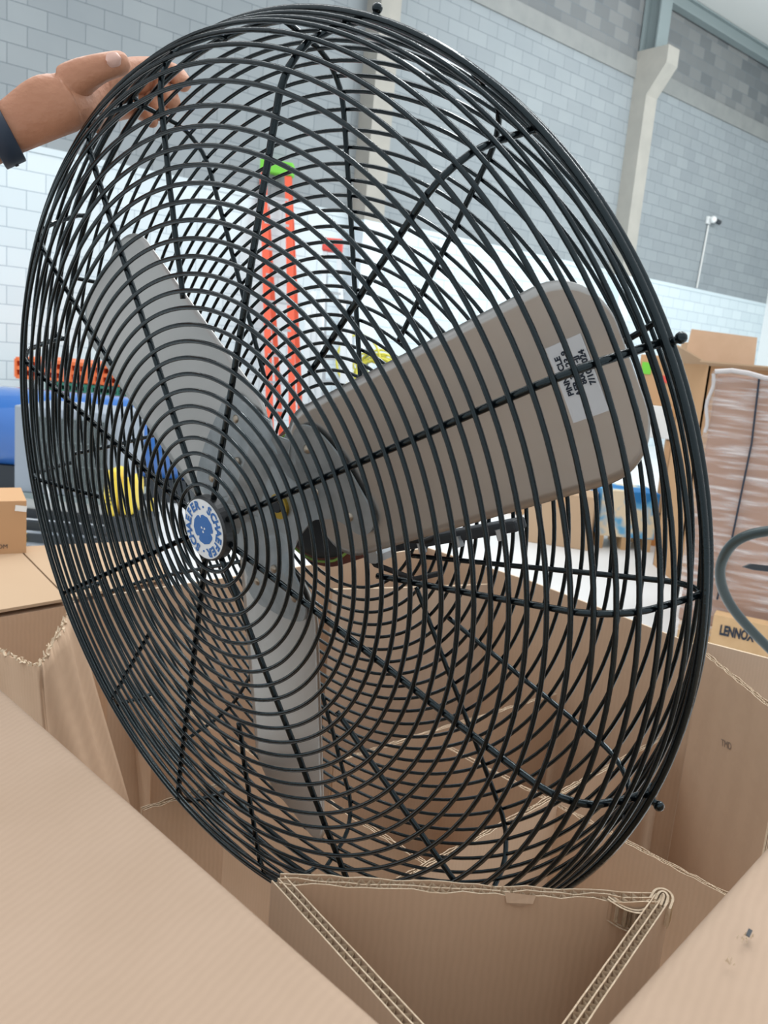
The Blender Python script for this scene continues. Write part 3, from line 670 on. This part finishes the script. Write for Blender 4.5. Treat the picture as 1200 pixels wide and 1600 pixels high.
rel(MB().tube([sp0, sp1, sp2, aty(1120, 930, ya-.02)], .007, 4).build('strap', M['ink']), t)
for i in range(3): rel(MB().box(x0+.02, x1, ya+.42*i, ya+.42*i+.1, 0, .15).build('pallet_block', M['wood']), t)
turn(t, x0, ya, -.48)
# printed pallet board low at the right
pb = thing('printed_pallet', 'wooden pallet with stencilled lettering low at the right edge', 'pallet', atz(1150, 1012, 0))
pa, pb_ = atz(1108, 1006, .10), atz(1250, 1038, .10); dd = (pb_-pa).normalized(); nn = Vector((dd.y, -dd.x, 0)); ip = -nn
hgt = .15
rel(MB().poly([pa, pb_, pb_+UPV*hgt, pa+UPV*hgt], .03, ip).build('stringer', M['wood']), pb)
rel(MB().poly([pa+UPV*(hgt-.0), pb_+UPV*(hgt-.0), pb_+UPV*hgt+ip*.10, pa+UPV*hgt+ip*.10], .016, UPV).build('deck_board', M['wood']), pb)
for k in (0, .45): rel(MB().poly([pa+dd*k+ip*.005, pa+dd*(k+.1)+ip*.005, pa+dd*(k+.1)+ip*.09, pa+dd*k+ip*.09], -.098, UPV).build('pallet_block', M['wood']), pb)
rel(glyphs('LENNOX', .074, (lambda x, y: pa+dd*(.125+x*.56)+nn*.003+UPV*(.088+y)), 'stencil_print', M['ink'], None, bold=.0035), pb)
# hand truck handle
hd = 2.05; hp = [(1236, 826), (1205, 829), (1170, 836), (1145, 850), (1130, 872), (1125, 895), (1130, 922), (1146, 952), (1175, 986), (1215, 1026), (1300, 1110)]
hts = [atd(px, py, hd+.03*i) for i, (px, py) in enumerate(hp)]
ht = thing('hand_truck', 'bent dark metal tube handle of a hand truck at the right edge', 'hand truck', (hts[-1].x+.1, hts[-1].y, 0))
base = Vector((hts[-1].x+.12, hts[-1].y+.05, .12))
rel(MB().tube(smooth(hts)+[base], .0135, 12).build('handle_tube', M['tube_grey'], None, True), ht)
rel(MB().poly([atd(1163, 886, 2.1), atd(1175, 881, 2.1), atd(1260, 890, 2.12), atd(1260, 900, 2.12), atd(1180, 891, 2.1)], .012).build('grip_plate', M['dark']), ht)
rel(MB().tube([base+Vector((-.06, 0, 0)), base+Vector((.3, 0, 0))], .012, 8).tube([base+Vector((-.04, 0, 0)), base+Vector((.0, 0, 0))], .12, 20).build('wheel', M['rubber']), ht)
# blue tank with crates behind
ty = 7.0; c0, c1 = aty(-60, 700, ty), aty(298, 740, ty)
tk = thing('blue_tank', 'big glossy blue plastic tank at the far left behind the grey cabinet', 'tank', ((c0.x+c1.x)/2, ty+.5, 0))
rad = .36; zc_ = aty(90, 622, ty).z-rad+.02
tp = [(c0.x, ty+.5, zc_), (c0.x+.05, ty+.5, zc_), (c0.x+.12, ty+.5, zc_), (c1.x-.2, ty+.5, zc_), (c1.x-.07, ty+.5, zc_), (c1.x, ty+.5, zc_)]
rel(MB().tube(tp, [rad*.7, rad*.93, rad, rad, rad*.93, rad*.72], 40).build('shell', M['blue_tank'], None, True), tk)
rel(MB().tube([(c0.x+.9, ty+.5, zc_), (c0.x+.93, ty+.5, zc_)], rad+.008, 40).build('seam', M['blue_tank']), tk)
rel(MB().box(c0.x+.1, c1.x-.1, ty+.3, ty+.7, 0, zc_-rad+.04).build('cradle', M['dark']), tk)
def crate(label, px0, py0, px1, py1, y, m, z0=None):
    x0, x1, ya, yb, za, zb = pbox(px0, py0, px1, py1, y, .8)
    t = thing('plastic_crate', label, 'crate', ((x0+x1)/2, ya+.4, za), 'plastic crates behind the blue tank')
    mb = MB()
    n = 14; w = (x1-x0)/n
    for i in range(n+1): mb.box(x0+w*i-.012, x0+w*i+.012, ya, yb, za, zb)
    for k in range(3): z = za+(zb-za)*k/2; mb.box(x0, x1, ya+.005, yb, z-.018, z+.018)
    rel(mb.build('slatted_body', M[m]), t); return za
za1 = crate('orange slatted plastic crate layer on top of the green one', 24, 568, 196, 596, 8.4, 'or_crate')
za2 = crate('green slatted plastic crate layer under the orange one', 72, 603, 214, 628, 8.4, 'gr_crate')
x0, x1, ya, yb, za, zb = pbox(14, 592, 240, 606, 8.3, 1.0)
tb = thing('grey_stand', 'grey shelf stand carrying the plastic crates behind the blue tank', 'stand', ((x0+x1)/2, ya+.5, 0))
zt = za2-.02
rel(MB().box(x0, x1, ya, yb, zt-.04, zt).build('shelf', M['steel_grey']), tb)
for a in (x0+.04, x1-.04):
    for bq in (ya+.04, yb-.04): rel(MB().box(a-.03, a+.03, bq-.03, bq+.03, 0, zt-.04).build('leg', M['steel_grey']), tb)
# grey condenser cabinet
x0, x1, ya, yb, za, zb = pbox(22, 640, 184, 775, 5.6, .6)
cab = thing('condenser_cabinet', 'grey metal condenser cabinet with louvred grille left of the fan', 'cabinet', ((x0+x1)/2, ya+.3, 0))
bevel(rel(MB().box(x0, x1, ya, yb, za, zb).build('housing', M['grey_cab']), cab), .01)
fins = MB(); nx = 40
for i in range(nx): xx = x0+.13+(x1-x0-.2)*i/nx; fins.box(xx, xx+.004, ya-.012, ya, za+.05, zb-.06)
for k in range(4): z = za+.05+(zb-za-.11)*k/3; fins.box(x0+.13, x1-.07, ya-.016, ya-.010, z-.003, z+.003)
rel(fins.build('grille', M['steel_grey']), cab)
rel(MB().box(x0+.13, x1-.07, ya-.004, ya, za+.05, zb-.06).build('coil', M['dark']), cab)
rel(MB().box(x0-.03, x1+.05, ya-.05, yb, za-.03, za).build('deck', M['steel_grey']), cab)
rel(MB().box(x0+.02, x1, ya+.02, yb, .22, za-.03).build('base_cabinet', M['pure_white']), cab)
rl = MB().box(x0-.05, x1+.05, ya-.12, ya-.06, .10, .16).box(x0-.05, x1+.05, ya-.02, ya+.04, .16, .22).box(x0-.05, x1+.05, ya-.2, ya-.15, .04, .09)
rel(rl.build('dolly_rail', M['dark']), cab)
for a in (x0+.12, x1+.1): rel(MB().tube([(a, ya-.22, .06), (a, ya-.17, .06)], .055, 18).build('wheel', M['yellow']), cab)
rel(MB().tube([aty(62, 742, 5.3), aty(70, 760, 5.3), aty(90, 800, 5.3)], .012, 8).build('push_handle', M['alu']), cab)
# dark machine behind with white top
x0, x1, ya, yb, za, zb = pbox(192, 690, 296, 765, 9.3, .5)
dk = thing('dark_machine', 'dark machine with a pale rail, half hidden behind the yellow blower', 'machine', ((x0+x1)/2, ya+.2, 0))
bevel(rel(MB().box(x0, x1, ya, yb, .02, zb-.12).build('body', M['dark']), dk), .02)
rel(MB().box(x0-.05, x1, ya-.03, ya+.02, zb-.12, zb-.07).box(x0, x1, ya-.03, ya+.02, zb-.32, zb-.28).build('rail', M['grey_cab']), dk)
# yellow blower
x0, x1, ya, yb, za, zb = pbox(160, 740, 208, 812, 5.1, .25)
yb_ = thing('yellow_blower', 'yellow and black twin shell floor blower seen through the left of the cage', 'blower', ((x0+x1)/2, ya+.12, 0))
def shell(cx, w, z0_, z1_):
    mb = MB(); N = 24; pts = []
    for i in range(N):
        a = 2*math.pi*i/N; s_ = .5*(z1_-z0_); e = abs(math.cos(a))**.6*(1 if math.cos(a) > 0 else -1); g = abs(math.sin(a))**.6*(1 if math.sin(a) > 0 else -1)
        pts.append((cx+w*.5*e, ya, (z0_+z1_)/2+s_*g))
    mb.poly(pts, .2, (0, 1, 0)); o = mb.build('shell', M['yellow']); bevel(o, .02, 3); return rel(o, yb_)
w_ = (x1-x0)*.5; shell(x0+w_*.5, w_*.9, za, zb+.02); shell(x0+w_*1.65, w_*.9, za+.03, zb-.02)
sl = MB()
for i in range(6): sl.box(x0+.02, x0+w_*.6, ya-.004, ya, za+.09+.025*i, za+.098+.025*i)
rel(sl.build('vent_slots', M['dark']), yb_)
rel(MB().box(x0+.02, x1+.10, ya-.02, ya+.25, .0, za+.02).build('base', M['dark']), yb_)
rel(MB().tube(smooth([Vector((x0-.02, ya-.03, za+.02)), Vector((x0-.10, ya-.05, za-.06)), Vector((x0-.02, ya-.08, za-.12)), Vector((x0+.1, ya-.05, za-.05))]), .009, 6).build('cable', M['rubber']), yb_)
cn = aty(237, 792, 6.5)
yc = thing('yellow_canister', 'small yellow canister left of the badge behind the cage', 'canister', (cn.x, cn.y, 0))
rel(MB().tube([(cn.x, cn.y, cn.z-.06), (cn.x, cn.y, cn.z+.05), (cn.x, cn.y, cn.z+.07)], [.035, .035, .015], 16).build('can', M['yellow'], None, True), yc)
rel(MB().box(cn.x-.05, cn.x+.05, cn.y-.05, cn.y+.05, 0, cn.z-.06).build('stand', M['dark']), yc)
# ladders by the wall
def ladder(name, label, tl, tr, bl, br, d, mrail, mcap, wr, nr, lean=.5, rung='alu', group=None):
    a, b, c, e = atd(*tl, d), atd(*tr, d), atd(*bl, d-.35), atd(*br, d-.35)
    def ext(p, q): t_ = (0-p.z)/(q.z-p.z); return p+(q-p)*t_
    c, e = ext(a, c), ext(b, e)
    t = thing(name, label, 'ladder', (c+e)/2, group)
    for p, q in ((a, c), (b, e)):
        dx = Vector((wr, 0, 0)); mb = MB(); mb.poly([p-dx/2, p+dx/2, q+dx/2, q-dx/2], .035, (0, 1, 0)); rel(mb.build('rail', M[mrail]), t)
        p2, q2 = p+Vector((0, .12, 0)), q+Vector((0, 1.0, 0)); mb = MB(); mb.poly([p2-dx*.4, p2+dx*.4, q2+dx*.4, q2-dx*.4], .03, (0, 1, 0)); rel(mb.build('rear_rail', M[mrail]), t)
    for i in range(1, nr+1):
        u = i/(nr+1); p, q = a.lerp(c, u), b.lerp(e, u); rel(MB().poly([p, q, q+Vector((0, 0, .03)), p+Vector((0, 0, .03))], .06, (0, 1, 0)).build('step', M[rung]), t)
    p, q = a+Vector((-wr*.7, -.02, 0)), b+Vector((wr*.7, -.02, 0)); mb = MB(); mb.poly([p, q, q+Vector((0, 0, .16)), p+Vector((0, 0, .16))], .18, (0, 1, 0)); bevel(rel(mb.build('top_cap', M[mcap]), t), .02)
    return t
ladder('step_ladder', 'tall orange step ladder with a lime green top against the white wall', (411, 268), (450, 275), (420, 600), (456, 612), 10.6, 'orange', 'lime', .085, 10, group='ladders leaning by the white wall')
ladder('step_ladder', 'shorter aluminium step ladder with a red top right of the orange ladder', (508, 392), (529, 394), (498, 600), (540, 604), 10.4, 'alu', 'red', .06, 9, group='ladders leaning by the white wall')
ld = thing('aluminium_sections', 'bundle of grey aluminium ladder sections standing between the red topped ladder and the orange one', 'ladder', atz(505, 775, 0))
for i, (px, py) in enumerate(((482, 480), (490, 455), (498, 468), (536, 474), (545, 500))):
    a = atd(px, py, 8.3+.06*i); b = atd(px-6+2*i, 640, 8.2+.06*i); t_ = a.z/(a.z-b.z); q = a+(b-a)*t_
    rel(MB().poly([a-Vector((.03, 0, 0)), a+Vector((.03, 0, 0)), q+Vector((.03, 0, 0)), q-Vector((.03, 0, 0))], .05, (0, 1, 0)).build('rail', M['alu']), ld)
x0, x1, ya, yb, za, zb = pbox(470, 612, 548, 640, 9.3, .4)
# yellow hose coil
hc = thing('hose_coil', 'coil of yellow hose hanging by the white wall above the right blade', 'hose', atd(580, 575, 9.2))
rnd = random.Random(8)
for i in range(9):
    cx_, cy_ = 590+rnd.uniform(-8, 8), 575+rnd.uniform(-6, 6); rx, ry = rnd.uniform(26, 40), rnd.uniform(12, 22); a0_ = rnd.uniform(-.5, .4); pts = []
    for k in range(28):
        a = 2*math.pi*k/28; u, v = rx*math.cos(a), ry*math.sin(a); pts.append(atd(cx_+u*math.cos(a0_)-v*math.sin(a0_), cy_+u*math.sin(a0_)+v*math.cos(a0_), 9.2+.03*i+.05*math.sin(a*2)))
    rel(MB().tube(pts, .014, 6, True).build('loop', M['hose'], None, True), hc)
pts = [atd(560+34*math.cos(a), 565+42*math.sin(a), 9.15) for a in [2*math.pi*k/30 for k in range(30)]]
rel(MB().tube(pts, .013, 6, True).build('loop', M['hose'], None, True), hc)
hk = atd(575, 545, 9.35); rel(MB().tube([hk, Vector((hk.x, hk.y, 0))], .02, 8).tube([hk, hk-Vector((0, .35, 0))], .015, 8).build('hose_post', M['steel_grey']), hc)

# ------------------------------------------------------------------ the hand on the cage
def skin_body(name, nodes, edges, root, m, sub=2):
    me = bpy.data.meshes.new(name); me.from_pydata([tuple(p) for p, r in nodes], edges, []); me.update()
    o = bpy.data.objects.new(name, me); COL.objects.link(o)
    o.modifiers.new('skin', 'SKIN')
    for i, (p, r) in enumerate(nodes):
        sv = me.skin_vertices[0].data[i]; r = r if isinstance(r, tuple) else (r, r); sv.radius = r; sv.use_root = (i == root)
    sb_ = o.modifiers.new('sub', 'SUBSURF'); sb_.levels = sub; sb_.render_levels = sub
    dg = bpy.context.evaluated_depsgraph_get(); me2 = bpy.data.meshes.new_from_object(o.evaluated_get(dg)); o.modifiers.clear(); o.data = me2
    me2.materials.clear(); me2.materials.append(m); me2.polygons.foreach_set('use_smooth', [True]*len(me2.polygons)); return o
per = thing('person', 'forearm and hand of a person gripping the top left of the cage', 'person', atd(-60, 230, .95))
hn = []; he = []
def nd(px, py, d, r, par=None):
    hn.append((atd(px, py, d), r))
    if par is not None: he.append((par, len(hn)-1))
    return len(hn)-1
hn.append((Vector((-.83, .52, 1.36)), .036)); n0 = 0; n1 = nd(-70, 236, .91, .033); he.append((n0, n1)); n2 = nd(5, 206, .92, .0295, n1); n3 = nd(52, 186, .925, .0285, n2)   # forearm to wrist
n4 = nd(88, 173, .93, (.036, .030), n3); n5 = nd(118, 156, .94, (.036, .029), n4)                                                       # palm
t1 = nd(108, 131, .925, .0245, n4); t2 = nd(136, 114, .916, .0188, t1); t3 = nd(164, 104, .912, .0148, t2); t4 = nd(186, 99, .918, .0142, t3); t5 = nd(200, 96, .925, .0108, t4)   # thumb
for (k1, k2, k3, k4, k5, r) in (
    ((158, 124, .965), (205, 108, 1.00), (245, 106, 1.03), (278, 118, 1.03), (291, 137, 1.02), .0136),
    ((156, 146, .975), (203, 130, 1.01), (238, 130, 1.04), (262, 146, 1.03), (273, 166, 1.02), .0136),
    ((148, 168, .980), (196, 152, 1.02), (226, 152, 1.04), (246, 166, 1.03), (255, 184, 1.02), .0126),
    ((134, 188, .975), (182, 174, 1.02), (210, 170, 1.04), (232, 180, 1.03), (240, 194, 1.02), .0110)):
    q = nd(*k1, r*1.35, n5); q = nd(*k2, r*1.08, q); q = nd(*k3, r*1.02, q); q = nd(*k4, r*.95, q); q = nd(*k5, r*.72, q)
hand = skin_body('arm_and_hand', hn, he, 3, M['skin'])
rel(hand, per)
# thumb nail
na, nb_ = atd(166, 96, .8995), atd(192, 90, .9055)
nx_ = (nb_-na).normalized(); nv = (EYE-na).normalized(); ns = nx_.cross(nv).normalized(); nv = ns.cross(nx_).normalized()
V = []; NN = 8
for i in range(NN+1):
    for j in range(NN+1):
        u, v = i/NN, (j/NN-.5)*2; w = .0072*math.sqrt(max(.05, 1-abs(2*u-1)**3.5)); V.append(na+nx_*(.0165*u)+ns*(v*w)+nv*(.0030-.0035*v*v-.0008*abs(2*u-1)))
rel(MB().add(V, [(i*9+j, i*9+j+1, (i+1)*9+j+1, (i+1)*9+j) for i in range(NN) for j in range(NN)]).build('thumb_nail', M['nail'], None, True), per)
# watch
ax = (hn[n2][0]-hn[n1][0]).normalized(); wc = atd(0, 209, .92); uu = ax.cross(UPV).normalized(); vv = uu.cross(ax).normalized(); mb = MB(); N = 48
prof_ = [(-.012, .0328), (-.011, .0348), (.011, .0340), (.012, .0318), (.0, .0308)]
V = []; Fc = []
wt = thing('wrist_watch', 'navy rubber strapped watch on the wrist at the upper left edge', 'watch', wc)
for i in range(N):
    a = 2*math.pi*i/N
    for (s_, r_) in prof_: V.append(wc+ax*s_+(uu*math.cos(a)+vv*math.sin(a))*r_)
K = len(prof_)
for i in range(N):
    for k in range(K): Fc.append((i*K+k, ((i+1) % N)*K+k, ((i+1) % N)*K+(k+1) % K, i*K+(k+1) % K))
rel(MB().add(V, Fc).build('strap', M['navy'], None, True), wt)
for i in range(6):
    a = math.radians(200+13*i); p = wc+(uu*math.cos(a)+vv*math.sin(a))*.0344; rel(MB().box(-.002, .002, -.0035, .0035, -.001, .001, M=Matrix.Translation(p) @ Matrix((ax.to_tuple(), (ax.cross((p-wc).normalized())).to_tuple(), (p-wc).normalized().to_tuple())).transposed().to_4x4()).build('strap_hole', M['rubber']), wt)
kp = wc+vv*.035-ax*.004; kz = vv
rel(MB().tube([kp, kp+kz*.009], .019, 28).build('watch_case', M['dark'], None), wt)
